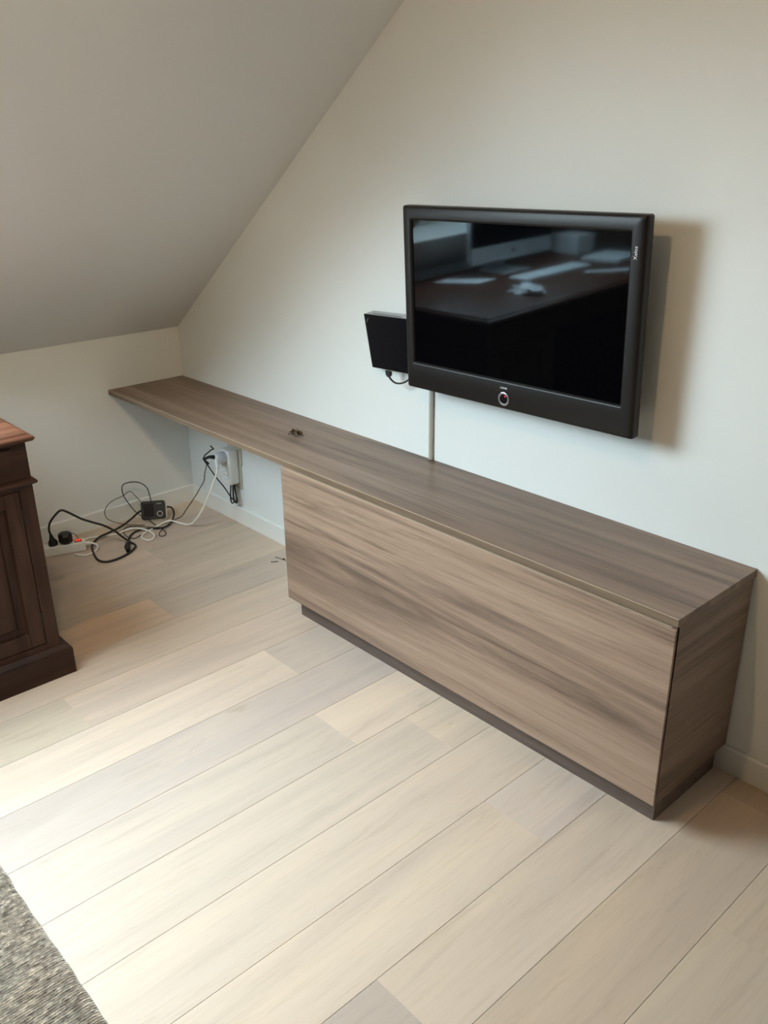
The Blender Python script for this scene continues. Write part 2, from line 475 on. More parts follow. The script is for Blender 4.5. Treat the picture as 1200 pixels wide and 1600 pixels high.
# ------------------------------------------------------------------ worktop and cabinet
HT, D, L, LC, HP, TW = 0.58125, 0.3495, 2.610, 1.1966, 0.0834, 0.0205
wt = thing('worktop', 'long walnut worktop running from the sloped corner over the cabinet', 'worktop', (0.0, -D / 2, HT - TW))
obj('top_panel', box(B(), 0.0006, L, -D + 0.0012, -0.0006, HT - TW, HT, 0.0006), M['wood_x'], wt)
e = obj('edge_band', box(B(), 0.0006, L - 0.0006, -D, -D + 0.0012, HT - TW + 0.0004, HT - 0.0004, 0.0004), M['edge'], wt)
e['label'] = 'brown edge strip along the worktop front'
obj('edge_glint_line', box(B(), 0.0008, L - 0.0008, -D - 0.0002, -D + 0.0010, HT - 0.0011, HT - 0.0001), M['arris_glint'], e)

cb = thing('sideboard_cabinet', 'low walnut cabinet with one long flap front under the worktop', 'cabinet', ((LC + L) / 2, -D / 2, 0.0))
ZT = HT - TW                        # underside of the worktop
bm = B()                            # right end panel, mitred at the front
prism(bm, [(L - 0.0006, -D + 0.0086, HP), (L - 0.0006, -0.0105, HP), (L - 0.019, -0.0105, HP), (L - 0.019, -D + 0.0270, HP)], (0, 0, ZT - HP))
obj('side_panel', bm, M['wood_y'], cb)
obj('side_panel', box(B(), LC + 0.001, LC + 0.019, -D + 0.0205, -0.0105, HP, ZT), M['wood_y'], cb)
bm = box(B(), LC + 0.019, L - 0.019, -D + 0.022, -0.0105, HP, HP + 0.018)
box(bm, LC + 0.019, L - 0.019, -0.019, -0.0105, HP + 0.018, ZT)
box(bm, LC + 0.019, L - 0.019, -D + 0.08, -D + 0.022, ZT - 0.018, ZT)
obj('carcass', bm, M['dark_gap'], cb)
# flap: hinged at its foot, standing a few millimetres open at the top
DT = ZT - 0.0045; LEAN = 0.0055
bm = B()
def flap_pt(x, y, z): return (x, y - LEAN * (z - HP) / (DT - HP) * (0.35 + 0.65 * (x - LC) / (L - LC)), z)
xs = [LC, L - 0.0012]; rows = []
out = [(LC, -D), (L - 0.0010, -D), (L - 0.0014, -D + 0.0075), (L - 0.0125, -D + 0.0185), (LC, -D + 0.0185)]
a = [bm.verts.new(flap_pt(x, y, HP - 0.001)) for x, y in out]
c_ = [bm.verts.new(flap_pt(x, y, DT)) for x, y in out]
bm.faces.new(a[::-1]); bm.faces.new(c_)
for i in range(5):
    j = (i + 1) % 5; bm.faces.new((a[i], a[j], c_[j], c_[i]))
bmesh.ops.bevel(bm, geom=bm.edges[:], offset=0.0006, segments=1, affect='EDGES')
fl = obj('flap_door', bm, M['wood_door'], cb)
e = obj('edge_band', box(B(), LC + 0.001, L - 0.0140, -D + 0.0012 - LEAN * .66, -D + 0.016 - LEAN, DT, DT + 0.0008), M['arris_glint'], fl)
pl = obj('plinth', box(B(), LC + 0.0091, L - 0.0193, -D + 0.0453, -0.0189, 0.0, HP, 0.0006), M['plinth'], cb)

# ------------------------------------------------------------------ television
tv = thing('television', 'flat television with dark brown frame hung above the cabinet', 'television', (1.908, -0.110, 1.101), (0.029, -0.015, 0.0))
OW, OH, SX, SZ, SW, SH = 0.779 / 2, 0.517 / 2, -0.002, 0.021, 0.703 / 2, 0.398 / 2
def rr_loop(cx, cz, hw, hh, y, r):
    pts = []
    for qx, qz, a0 in ((1, 1, 0), (-1, 1, 90), (-1, -1, 180), (1, -1, 270)):
        for k in range(4):
            a_ = math.radians(a0 + 30 * k)
            pts.append((cx + qx * (hw - r) + r * math.cos(a_), y, cz + qz * (hh - r) + r * math.sin(a_)))
    return pts
bm = B()
rows = [rr_loop(SX, SZ, SW, SH, 0.009, 0.0015), rr_loop(SX, SZ, SW + 0.001, SH + 0.001, 0.004, 0.002),
        rr_loop(SX, SZ, SW + 0.0045, SH + 0.0045, 0.0005, 0.004), rr_loop(SX, SZ, SW + 0.007, SH + 0.007, 0.0, 0.005),
        rr_loop(0, 0, OW - 0.013, OH - 0.008, 0.0, 0.006), rr_loop(0, 0, OW - 0.006, OH - 0.003, 0.0022, 0.006),
        rr_loop(0, 0, OW - 0.0015, OH - 0.0008, 0.007, 0.006), rr_loop(0, 0, OW, OH, 0.013, 0.006), rr_loop(0, 0, OW - 0.001, OH, 0.030, 0.006),
        rr_loop(0, 0, OW - 0.012, OH - 0.01, 0.038, 0.006)]
grid_loft(bm, rows, cap=False)
bm.faces.ensure_lookup_table()
bz = obj('bezel', bm, M['bezel'], tv, smooth=True, local=True)
sc = obj('screen', box(B(), SX - SW - 0.0006, SX + SW + 0.0006, 0.0075, 0.012, SZ - SH - 0.0006, SZ + SH + 0.0006), M['screen'], tv, local=True)
bm = box(B(), -OW + 0.012, OW - 0.012, 0.0365, 0.040, -OH + 0.010, OH - 0.010)
box(bm, -0.30, 0.30, 0.040, 0.075, -0.20, 0.20, 0.008, 2)
obj('back_cover', bm, M['black'], tv, local=True)
bm = box(B(), -0.11, 0.11, 0.094, 0.104, -0.07, 0.07, 0.001)
box(bm, -0.03, 0.03, 0.075, 0.094, -0.06, 0.06, 0.001)
obj('wall_bracket', bm, M['black'], tv, local=True)
bm = B()
lathe(bm, [(0.0132, 0.0), (0.0138, 0.0022), (0.0165, 0.0030), (0.0185, 0.0022), (0.0192, 0.0)], (-0.0095, 0.0006, -0.2284), (0, -1, 0), 32, cap=False)
obj('button_ring', bm, M['silver'], tv, smooth=True, local=True)['label'] = 'silver ring around the power button'
bt = obj('power_button', lathe(B(), [(0.0133, 0.0), (0.0133, 0.0006), (0.006, 0.0012)], (-0.0095, 0.0003, -0.2284), (0, -1, 0), 24), M['black_gloss'], tv, smooth=True, local=True)
obj('indicator_light', lathe(B(), [(0.0026, 0.0), (0.0020, 0.0008)], (-0.0045, -0.0006, -0.2205), (0, -1, 0), 12), M['led'], bt, local=True)['label'] = 'small red indicator light'
text_mesh('maker_lettering', 'LOEWE.', 0.0070, M['print'], tv, (-0.0097, -0.0003, -0.1985), (math.pi / 2, 0, 0))
text_mesh('side_lettering', 'Xelos', 0.0128, M['print'], tv, (0.3665, -0.0003, 0.1768), (math.pi / 2, -math.pi / 2, 0))

# slim black box hung beside the television, tipped forward
mb = thing('media_player', 'slim black media box with silver top tipped forward left of the television', 'media player', (1.285, -0.062, 1.018), (0.15, -0.045, 0.0))
obj('front_cover', box(B(), 0.0, 0.27, 0.0, 0.005, -0.176, 0.0, 0.0015, 2), M['black_gloss'], mb, local=True)
obj('body', prism(B(), [(0.001, 0.005, -0.174), (0.001, 0.005, -0.001), (0.001, 0.042, -0.001), (0.001, 0.042, -0.030), (0.001, 0.022, -0.174)], (0.268, 0, 0), 0.0008), M['greymetal'], mb, local=True)['label'] = 'silver grey casing'
obj('disc_slot', box(B(), 0.028, 0.16, 0.012, 0.017, -0.0015, -0.0007), M['black'], mb, local=True)
obj('emblem', prism(B(), [(0.008, -0.0003, -0.026), (0.0095, -0.0003, -0.0265), (0.0195, -0.0003, -0.012), (0.018, -0.0003, -0.0115)], (0, 0.0006, 0)), M['silver'], mb, local=True)['label'] = 'thin slanted silver mark'
obj('bracket_plate', box(B(), 0.11, 0.19, 0.0395, 0.0445, -0.09, -0.04), M['white_plastic'], mb, local=True)
bm = B()
prism(bm, [(0.135, 0.0245, -0.16), (0.165, 0.0245, -0.16), (0.150, 0.0245, -0.198)], (0, 0.003, 0))
obj('bracket', bm, M['white_plastic'], mb, local=True)['label'] = 'white bracket behind the box'
bm = B()
prism(bm, [(1.374, -0.054, 0.850), (1.394, -0.054, 0.849), (1.394, -0.054, 0.838), (1.389, -0.054, 0.831), (1.381, -0.054, 0.832), (1.376, -0.054, 0.839)], (0, 0.012, 0), 0.001)
cp = tag(obj('connector_cable', bm, M['rubber'], None, origin=(1.385, -0.048, 0.84)), 'short black cable looping from the media box to the television', 'cable')
obj('cord', tube(B(), [(1.385, -0.048, 0.833), (1.392, -0.046, 0.824), (1.408, -0.044, 0.816), (1.430, -0.042, 0.817), (1.458, -0.040, 0.829), (1.49, -0.040, 0.855), (1.53, -0.045, 0.90), (1.60, -0.045, 0.94)], 0.0030), M['rubber'], cp, smooth=True)

bm = box(B(), 1.5245, 1.5405, -0.009, -0.0003, HT, 0.96, 0.0015)
cc = tag(obj('cable_cover', bm, M['cover'], None, origin=(1.5325, 0, HT)), 'narrow beige cable channel up the wall under the television', 'cable cover')
obj('lid_ridge', box(B(), 1.5285, 1.5365, -0.0105, -0.009, HT + 0.001, 0.955, 0.0006), M['cover'], cc)

# ------------------------------------------------------------------ wall socket and what is plugged into it
bm = box(B(), 0.336, 0.4175, -0.009, -0.0003, 0.166, 0.372, 0.002, 2)
ws = tag(obj('wall_socket', bm, M['ivory'], None, origin=(0.377, 0, 0.166)), 'beige upright double socket plate on the wall under the worktop', 'socket')
for zc in (0.225, 0.312):
    obj('socket_insert', box(B(), 0.346, 0.4075, -0.0105, -0.009, zc - 0.030, zc + 0.030, 0.001), M['white_plastic'], ws)
obj('cable_strip', box(B(), 0.419, 0.427, -0.007, -0.0003, 0.272, HT - TW - 0.001, 0.001), M['ivory'], ws)
pa = thing('powerline_adapter', 'chunky white plug-in adapter with its own socket on the wall socket', 'adapter', (0.38, -0.033, 0.192))
bm = box(B(), 0.345, 0.414, -0.056, -0.0105, 0.192, 0.343, 0.007, 3)
obj('housing', bm, M['white_plastic'], pa, smooth=True)
obj('socket_rim', lathe(B(), [(0.0225, 0.0), (0.0225, 0.0018), (0.019, 0.0018), (0.018, 0.0)], (0.380, -0.0558, 0.232), (0, -1, 0), 24, cap=False), M['grey_white'], pa, smooth=True)
bm = B()
for dx in (-0.0095, 0.0095):
    lathe(bm, [(0.0026, 0), (0.0026, 0.0007)], (0.380 + dx, -0.0558, 0.232), (0, -1, 0), 10)
obj('socket_hole', bm, M['black'], pa)
obj('status_light', lathe(B(), [(0.0022, 0), (0.0018, 0.0008)], (0.356, -0.0558, 0.262), (0, -1, 0), 10), M['black'], pa)

pb = thing('plug_block', 'round pale grey plug splitter sticking out of the white adapter', 'plug', (0.381, -0.056, 0.314))
bm = B()
prof = []
lathe(bm, [(0.022, 0.0005), (0.0235, 0.003), (0.0235, 0.034), (0.0215, 0.0385)], (0.381, -0.056, 0.314), (0, -1, 0), 28)
obj('housing', bm, M['grey_white'], pb, smooth=True)
obj('front_face', box(B(), 0.3625, 0.3975, -0.0995, -0.094, 0.297, 0.331, 0.003, 2), M['white_plastic'], pb)

# black plug with its cord, tied up in a bundle under the socket
bp = thing('adapter_lead', 'black plug lead looped and tied in a bundle below the wall socket', 'cable', (0.366, -0.1, 0.318))
obj('plug', tube(B(), [(0.371, -0.0998, 0.320), (0.369, -0.106, 0.321), (0.362, -0.116, 0.322), (0.350, -0.126, 0.316), (0.340, -0.130, 0.310)], lambda u: 0.0095 - 0.0055 * u, 10), M['black'], bp, smooth=True)
obj('cord', tube(B(), [(0.341, -0.1295, 0.3105), (0.327, -0.126, 0.303), (0.314, -0.116, 0.305), (0.312, -0.106, 0.316), (0.322, -0.098, 0.326), (0.332, -0.088, 0.338), (0.342, -0.080, 0.343)], 0.0028), M['rubber'], bp, smooth=True)
obj('cord', tube(B(), [(0.342, -0.080, 0.343), (0.335, -0.086, 0.352), (0.331, -0.088, 0.357)], 0.0028), M['rubber'], bp, smooth=True)
obj('cord', tube(B(), [(0.312, -0.110, 0.300), (0.306, -0.104, 0.283), (0.316, -0.100, 0.268), (0.330, -0.090, 0.241), (0.346, -0.075, 0.205), (0.355, -0.055, 0.171), (0.366, -0.040, 0.136), (0.374, -0.030, 0.113), (0.388, -0.026, 0.101), (0.400, -0.028, 0.108)], 0.0028), M['rubber'], bp, smooth=True)
obj('strain_clip', tube(B(), [(0.299, -0.104, 0.294), (0.309, -0.104, 0.284), (0.322, -0.100, 0.277)], 0.0058, 8), M['black'], bp, smooth=True)
for pts in ([(0.373, -.030, .186), (0.366, -.032, .140), (0.367, -.034, .106), (0.378, -.034, .097), (0.389, -.032, .110), (0.383, -.030, .142), (0.384, -.028, .186)],
            [(0.391, -.027, .186), (0.395, -.027, .150), (0.408, -.028, .117), (0.398, -.028, .102), (0.382, -.030, .116), (0.376, -.026, .150), (0.379, -.024, .186)],
            [(0.377, -.022, .186), (0.372, -.022, .140), (0.376, -.022, .104), (0.386, -.022, .100), (0.392, -.022, .130), (0.388, -.022, .186)]):
    obj('cord_loop', tube(B(), pts, 0.0030), M['rubber'], bp, smooth=True)

# ------------------------------------------------------------------ power strip, its plugs and the cords
ax = Vector((-0.313, -0.950, 0)); perp = Vector((0.950, -0.313, 0))
E0 = Vector((0.170, -0.612, 0.0))   # right end of the strip
ps = thing('power_strip', 'white power strip with red switch on the floor beside the desk', 'power strip', tuple(E0 + ax * 0.18))
def strip_box(bm, a0, a1, w0, w1, z0, z1, bev=0.0, seg=1):
    box(bm, a0, a1, w0, w1, z0, z1, bev, seg)
    mtx = Matrix(((ax.x, perp.x, 0, E0.x), (ax.y, perp.y, 0, E0.y), (0, 0, 1, 0), (0, 0, 0, 1)))
    bmesh.ops.transform(bm, matrix=mtx, verts=bm.verts[:])
    return bm
obj('housing', strip_box(B(), 0.0, 0.37, -0.024, 0.024, 0.0008, 0.040, 0.004, 2), M['white_plastic'], ps)
obj('switch_frame', strip_box(B(), 0.012, 0.040, -0.013, 0.013, 0.0396, 0.0416, 0.0008), M['black'], ps)
obj('rocker_switch', strip_box(B(), 0.0155, 0.0365, -0.0095, 0.0095, 0.0412, 0.0448, 0.001), M['red'], ps)['label'] = 'glowing red rocker switch'
for a0 in (0.175, 0.235, 0.295):
    p = E0 + ax * a0
    rim = obj('socket_rim', lathe(B(), [(0.0215, 0.0), (0.0215, 0.0016), (0.019, 0.0016), (0.018, 0.0)], (p.x, p.y, 0.0398), (0, 0, 1), 24, cap=False), M['white_plastic'], ps, smooth=True)
    bm = B()
    for s_ in (-1, 1):
        q = p + perp * (0.0095 * s_)
        lathe(bm, [(0.0026, 0), (0.0026, 0.0007)], (q.x, q.y, 0.0398), (0, 0, 1), 10)
    obj('socket_hole', bm, M['black'], rim)
obj('cord_grip', tube(B(), [E0 + Vector((0, 0, .022)) - ax * 0.0005, E0 - ax * 0.012 + Vector((0, 0, .022)), E0 - ax * 0.022 + Vector((0, 0, .021))], lambda u: 0.0085 - 0.0035 * u, 10), M['white_plastic'], ps, smooth=True)
# the white lead: off the end of the strip, round under it, across the floor and up to the wall
e1 = E0 - ax * 0.020
wc = [(e1.x, e1.y, 0.021), (0.194, -0.578, 0.017), (0.210, -0.580, 0.006), (0.232, -0.606, 0.0042), (0.238, -0.640, 0.0042), (0.218, -0.662, 0.0042), (0.199, -0.674, 0.0042)]
obj('cord', tube(B(), wc, 0.0040, 10), M['cord_white'], ps, smooth=True)
wl = [(0.118, -0.618, 0.0042), (0.092, -0.578, 0.0042), (0.094, -0.548, 0.0042), (0.114, -0.509, 0.0042), (0.132, -0.456, 0.0050), (0.132, -0.421, 0.0080), (0.137, -0.401, 0.0105), (0.145, -0.382, 0.0115),
      (0.176, -0.362, 0.0125), (0.216, -0.351, 0.0120), (0.255, -0.349, 0.0055), (0.282, -0.371, 0.0042), (0.280, -0.394, 0.0042), (0.247, -0.400, 0.0042), (0.221, -0.388, 0.0042),
      (0.199, -0.355, 0.0042), (0.182, -0.300, 0.0042), (0.172, -0.256, 0.0080), (0.184, -0.232, 0.0140), (0.206, -0.209, 0.0060), (0.252, -0.191, 0.0048), (0.293, -0.186, 0.024), (0.335, -0.178, 0.068),
      (0.362, -0.166, 0.112), (0.390, -0.152, 0.170), (0.410, -0.140, 0.221), (0.422, -0.130, 0.258), (0.421, -0.120, 0.284)]
obj('cord', tube(B(), wl, 0.0040, 10), M['cord_white'], ps, smooth=True)
obj('wall_plug', tube(B(), [(0.421, -0.120, 0.284), (0.414, -0.114, 0.296), (0.402, -0.107, 0.306), (0.393, -0.1002, 0.309)], lambda u: 0.0055 + 0.0065 * u, 10), M['white_plastic'], ps, smooth=True)

# black mains lead from the strip to its connector
p = E0 + ax * 0.120
ml = thing('mains_lead', 'thick black mains lead arching from the power strip to the floor', 'cable', (p.x, p.y, 0.0415))
prof = [(0.0185, 0.0), (0.0190, 0.004), (0.0165, 0.016), (0.0105, 0.024), (0.0075, 0.036), (0.0058, 0.044)]
pd = Vector((-0.05, -0.08, 1.0))
obj('plug', lathe(B(), prof, (p.x, p.y, 0.0416), pd, 20), M['black'], ml, smooth=True)
tip = Vector((p.x, p.y, 0.0416)) + pd.normalized() * 0.043
mc = [tuple(tip), (tip.x - 0.0015, tip.y - 0.003, 0.108), (0.138, -0.727, 0.140), (0.150, -0.706, 0.170), (0.160, -0.684, 0.187), (0.169, -0.662, 0.175), (0.185, -0.620, 0.140), (0.201, -0.583, 0.118), (0.217, -0.546, 0.098), (0.231, -0.510, 0.068),
      (0.243, -0.484, 0.036), (0.262, -0.464, 0.014), (0.298, -0.458, 0.0075), (0.330, -0.492, 0.0052), (0.354, -0.545, 0.0052), (0.359, -0.587, 0.0052), (0.349, -0.617, 0.0052), (0.315, -0.629, 0.0052), (0.260, -0.619, 0.0052),
      (0.205, -0.601, 0.0052), (0.158, -0.577, 0.0052), (0.130, -0.533, 0.0135), (0.118, -0.480, 0.0150), (0.100, -0.416, 0.018), (0.084, -0.366, 0.028), (0.066, -0.316, 0.042), (0.062, -0.292, 0.046)]
obj('cord', tube(B(), mc, 0.0044, 10), M['rubber'], ml, smooth=True)
obj('cord_clip', tube(B(), [(0.272, -0.480, 0.0125), (0.300, -0.496, 0.0135), (0.332, -0.508, 0.0120)], lambda u: 0.0115 - 0.003 * abs(2 * u - 1), 8), M['black'], ml, smooth=True)

p = E0 + ax * 0.072
wa = thing('plug_adapter', 'faceted black mains adapter on the power strip beside its switch', 'adapter', (p.x, p.y, 0.0415))
bm = B()
sq = perp * 0.001
def octa(h, r, cut, dx=0.0):
    out_ = []
    for k in range(8):
        a_ = math.radians(22.5 + 45 * k)
        out_.append(Vector((p.x, p.y, 0)) + ax * (r * 1.05 * math.cos(a_)) + perp * (r * math.sin(a_) + dx) + Vector((0, 0, h)))
    return out_
grid_loft(bm, [octa(0.0416, 0.020, 0), octa(0.049, 0.0265, 0), octa(0.074, 0.0275, 0), octa(0.083, 0.022, 0)])
obj('housing', bm, M['black'], wa)
obj('cord', tube(B(), [tuple(Vector((p.x, p.y, 0.080)) - ax * 0.020), tuple(Vector((p.x, p.y, 0.074)) - ax * 0.034), tuple(Vector((p.x, p.y, 0.050)) - ax * 0.046 - perp * 0.020), tuple(Vector((p.x, p.y, 0.016)) - ax * 0.050 - perp * 0.036), tuple(Vector((p.x, p.y, 0.003)) - ax * 0.060 - perp * 0.050)], 0.0014, 6), M['rubber'], wa, smooth=True)

# small black device with a silver rim, leaning back on the floor
yaw = math.atan2(0.088, 0.054)      # its foot runs along (0.054, 0.088)
rt = thing('small_device', 'small black device with silver rim and round dial on the floor', 'device', (0.108, -0.267, 0.0015), (-0.42, 0, yaw))
# local: x along the foot, -y towards the room, z up the leaning face
def rbox(bm, x0, x1, y0, y1, z0, z1, r, seg=5):
    pts = []
    for cx, cz, a0 in ((x1 - r, z1 - r, 0), (x0 + r, z1 - r, 90), (x0 + r, z0 + r, 180), (x1 - r, z0 + r, 270)):
        for k in range(seg):
            a_ = math.radians(a0 + 90.0 * k / (seg - 1))
            pts.append((cx + r * math.cos(a_), y0, cz + r * math.sin(a_)))
    return prism(bm, pts, (0, y1 - y0, 0), 0.0012)
obj('back_shell', rbox(B(), -0.052, 0.056, -0.003, 0.020, 0.0, 0.083, 0.012), M['silver'], rt, local=True)['label'] = 'silver rear shell'
obj('front_cover', rbox(B(), -0.053, 0.051, -0.012, -0.003, 0.0055, 0.086, 0.011), M['black'], rt, local=True)
obj('display_window', rbox(B(), -0.041, 0.001, -0.0128, -0.012, 0.018, 0.074, 0.006), M['black_gloss'], rt, local=True)
dl = obj('dial_ring', lathe(B(), [(0.0095, 0.0), (0.0098, 0.002), (0.0118, 0.002), (0.0122, 0.0)], (0.026, -0.012, 0.028), (0, -1, 0), 24, cap=False), M['silver'], rt, smooth=True, local=True)
obj('dial_centre', lathe(B(), [(0.0092, 0.0), (0.0088, 0.0015)], (0.026, -0.012, 0.028), (0, -1, 0), 20), M['black'], dl, smooth=True, local=True)
obj('marking', box(B(), 0.015, 0.035, -0.0124, -0.0120, 0.0715, 0.0740), M['greymetal'], rt, local=True)

cdv = tag(obj('thick_cord', tube(B(), [(0.135, -0.216, 0.060), (0.143, -0.200, 0.055), (0.150, -0.194, 0.040), (0.153, -0.196, 0.020), (0.180, -0.224, 0.0070), (0.207, -0.265, 0.0050), (0.203, -0.299, 0.0050), (0.176, -0.335, 0.0050), (0.164, -0.375, 0.0050), (0.176, -0.408, 0.0050), (0.215, -0.445, 0.0060), (0.275, -0.473, 0.0095), (0.300, -0.492, 0.0130)], 0.0040, 10), M['rubber'], None, smooth=True, origin=(0.2, -0.3, 0.005)),
          'thick black cord curling out of the right side of the small device', 'cable')
t3 = tag(obj('looped_wire', tube(B(), [(0.088, -0.262, 0.080), (0.085, -0.264, 0.110), (0.081, -0.272, 0.150), (0.072, -0.300, 0.178), (0.061, -0.340, 0.186), (0.054, -0.368, 0.176), (0.054, -0.370, 0.135), (0.063, -0.350, 0.085), (0.085, -0.335, 0.052), (0.115, -0.322, 0.038), (0.135, -0.312, 0.032), (0.150, -0.300, 0.015), (0.160, -0.290, 0.0030)], 0.0022, 6), M['rubber'], None, smooth=True, origin=(0.08, -0.3, 0.1)),
         'thin black wire making the tallest loop above the small device', 'cable')
t4 = tag(obj('thin_wire', tube(B(), [(0.082, -0.300, 0.070), (0.072, -0.300, 0.086), (0.067, -0.320, 0.118), (0.061, -0.341, 0.145), (0.052, -0.374, 0.129), (0.044, -0.414, 0.118), (0.037, -0.444, 0.096), (0.034, -0.454, 0.066), (0.040, -0.446, 0.040), (0.056, -0.416, 0.020), (0.080, -0.376, 0.0060), (0.104, -0.345, 0.0026), (0.122, -0.322, 0.0026)], 0.0016, 6), M['rubber'], None, smooth=True, origin=(0.06, -0.38, 0.06)),
         'thin black wire in a wide low loop left of the small device', 'cable')
t5 = tag(obj('trailing_wire', tube(B(), [(0.306, -0.100, 0.274), (0.300, -0.100, 0.255), (0.284, -0.100, 0.224), (0.280, -0.105, 0.190), (0.268, -0.120, 0.159), (0.250, -0.134, 0.123), (0.228, -0.150, 0.085), (0.206, -0.165, 0.050), (0.190, -0.180, 0.020), (0.186, -0.214, 0.0125), (0.222, -0.276, 0.0115), (0.234, -0.310, 0.0030), (0.264, -0.331, 0.0021), (0.282, -0.326, 0.0021), (0.272, -0.304, 0.0021), (0.236, -0.292, 0.0030),
          (0.212, -0.300, 0.0110), (0.190, -0.320, 0.0110), (0.150, -0.345, 0.0100), (0.114, -0.365, 0.0050), (0.092, -0.385, 0.0021), (0.106, -0.410, 0.0030), (0.150, -0.432, 0.0021), (0.200, -0.436, 0.0035), (0.222, -0.420, 0.0030), (0.206, -0.385, 0.0021)], 0.0019, 6), M['rubber'], None, smooth=True, origin=(0.2, -0.25, 0.1)),
         'thin black wire hanging from the wall socket to the corner floor', 'cable')

# ------------------------------------------------------------------ bits of dried plant
def crumple_leaf(bm, c, s, seed):
    rnd = random.Random(seed); rows_ = []
    yawr = rnd.uniform(0, 6.28)
    for i in range(6):
        u = i / 5; wdt = math.sin(math.pi * min(max(u, .06), .94)) * 0.42
        row = []
        for j in range(5):
            v = (j / 4 - 0.5) * 2 * wdt
            x = (u - 0.5); y = v
            z = 0.60 * abs(v) + 0.55 * math.sin(u * 4 + seed) ** 2 + rnd.uniform(0, 0.14)
            row.append(Vector(c) + Vector((x * math.cos(yawr) - y * math.sin(yawr), x * math.sin(yawr) + y * math.cos(yawr), z)) * s)
        rows_.append(row)
    top = grid_loft(bm, rows_, closed_u=False, cap=False)
    return bm
bm = B()
for i, (dx, dy, s) in enumerate(((0, 0, .028), (-.014, .006, .024), (.012, -.004, .022), (.006, .011, .020), (-.006, -.012, .022), (.016, .010, .016))):
    crumple_leaf(bm, (1.030 + dx, -0.162 + dy, HT + 0.0008), s, i + 1)
bmesh.ops.solidify(bm, geom=bm.faces[:], thickness=0.0005)
dlf = tag(obj('dried_leaf_clump', bm, M['leaf'], None, origin=(1.03, -0.162, HT)), 'little brown clump of dried leaves lying on the worktop', 'dried leaves')
bm = B()
tube(bm, [(1.006, -0.178, HT + .001), (1.020, -0.170, HT + .006), (1.034, -0.160, HT + .010), (1.048, -0.150, HT + .004), (1.056, -0.146, HT + .0012)], 0.0009, 5)
obj('stalk', bm, M['twig'], dlf)
bm = B(); tube(bm, [(0.770, -0.100, 0.0012), (0.786, -0.098, 0.002), (0.803, -0.094, 0.0025), (0.826, -0.090, 0.0015)], 0.0013, 6)
tube(bm, [(0.808, -0.094, 0.002), (0.811, -0.088, 0.0045), (0.816, -0.091, 0.0025)], 0.0020, 6)
tw1 = tag(obj('twig', bm, M['twig'], None, origin=(0.80, -0.095, 0)), 'longer dark twig on the floor at the cabinet corner', 'twig')
bm = B(); tube(bm, [(0.795, -0.140, 0.003), (0.797, -0.136, 0.0014), (0.803, -0.128, 0.0014), (0.809, -0.116, 0.0018)], 0.0015, 6)
tag(obj('twig', bm, M['twig'], None, origin=(0.80, -0.13, 0)), 'shorter hooked dark twig lying nearest the camera by the cabinet corner', 'twig')

# ------------------------------------------------------------------ antique desk
DX0, DX1, DY0, DY1 = 0.13, 1.012, -2.72, -1.043
dk = thing('pedestal_desk', 'dark antique wooden desk with moulded reddish top at the left edge', 'desk', ((DX0 + DX1) / 2, (DY0 + DY1) / 2, 0.0))
def inset(d, z): return (DX0 + d, DX1 - d, DY0 + d, DY1 - d, z)
bm = loft_rect(B(), [inset(.018, .757), inset(.006, .760), inset(.001, .766), inset(0, .770), inset(.0025, .7735), inset(.010, .7770), inset(.013, .7775), inset(.015, .7800), inset(.0165, .7815), inset(.0185, .7830)])
obj('desktop', bm, M['desk_top'], dk)['label'] = 'reddish polished top with moulded edge'
BX = 0.971; BY = -1.063; FX = 0.985      # body face, and the face of frames and doors
bm = loft_rect(B(), [(DX0 + .027, FX, DY0 + .02, BY, .648), (DX0 + .027, FX, DY0 + .02, BY, .757)])
obj('frieze', bm, M['desk_h'], dk)
def mould(y0, y1):
    return loft_rect(B(), [(DX0 + .027, FX + .002, y0 - .002, y1 + .002, .629), (DX0 + .015, FX + .010, y0 - .010, y1 + .010, .633), (DX0 + .012, FX + .013, y0 - .013, y1 + .013, .638), (DX0 + .015, FX + .011, y0 - .011, y1 + .011, .643), (DX0 + .027, FX + .001, y0 - .001, y1 + .001, .648)])
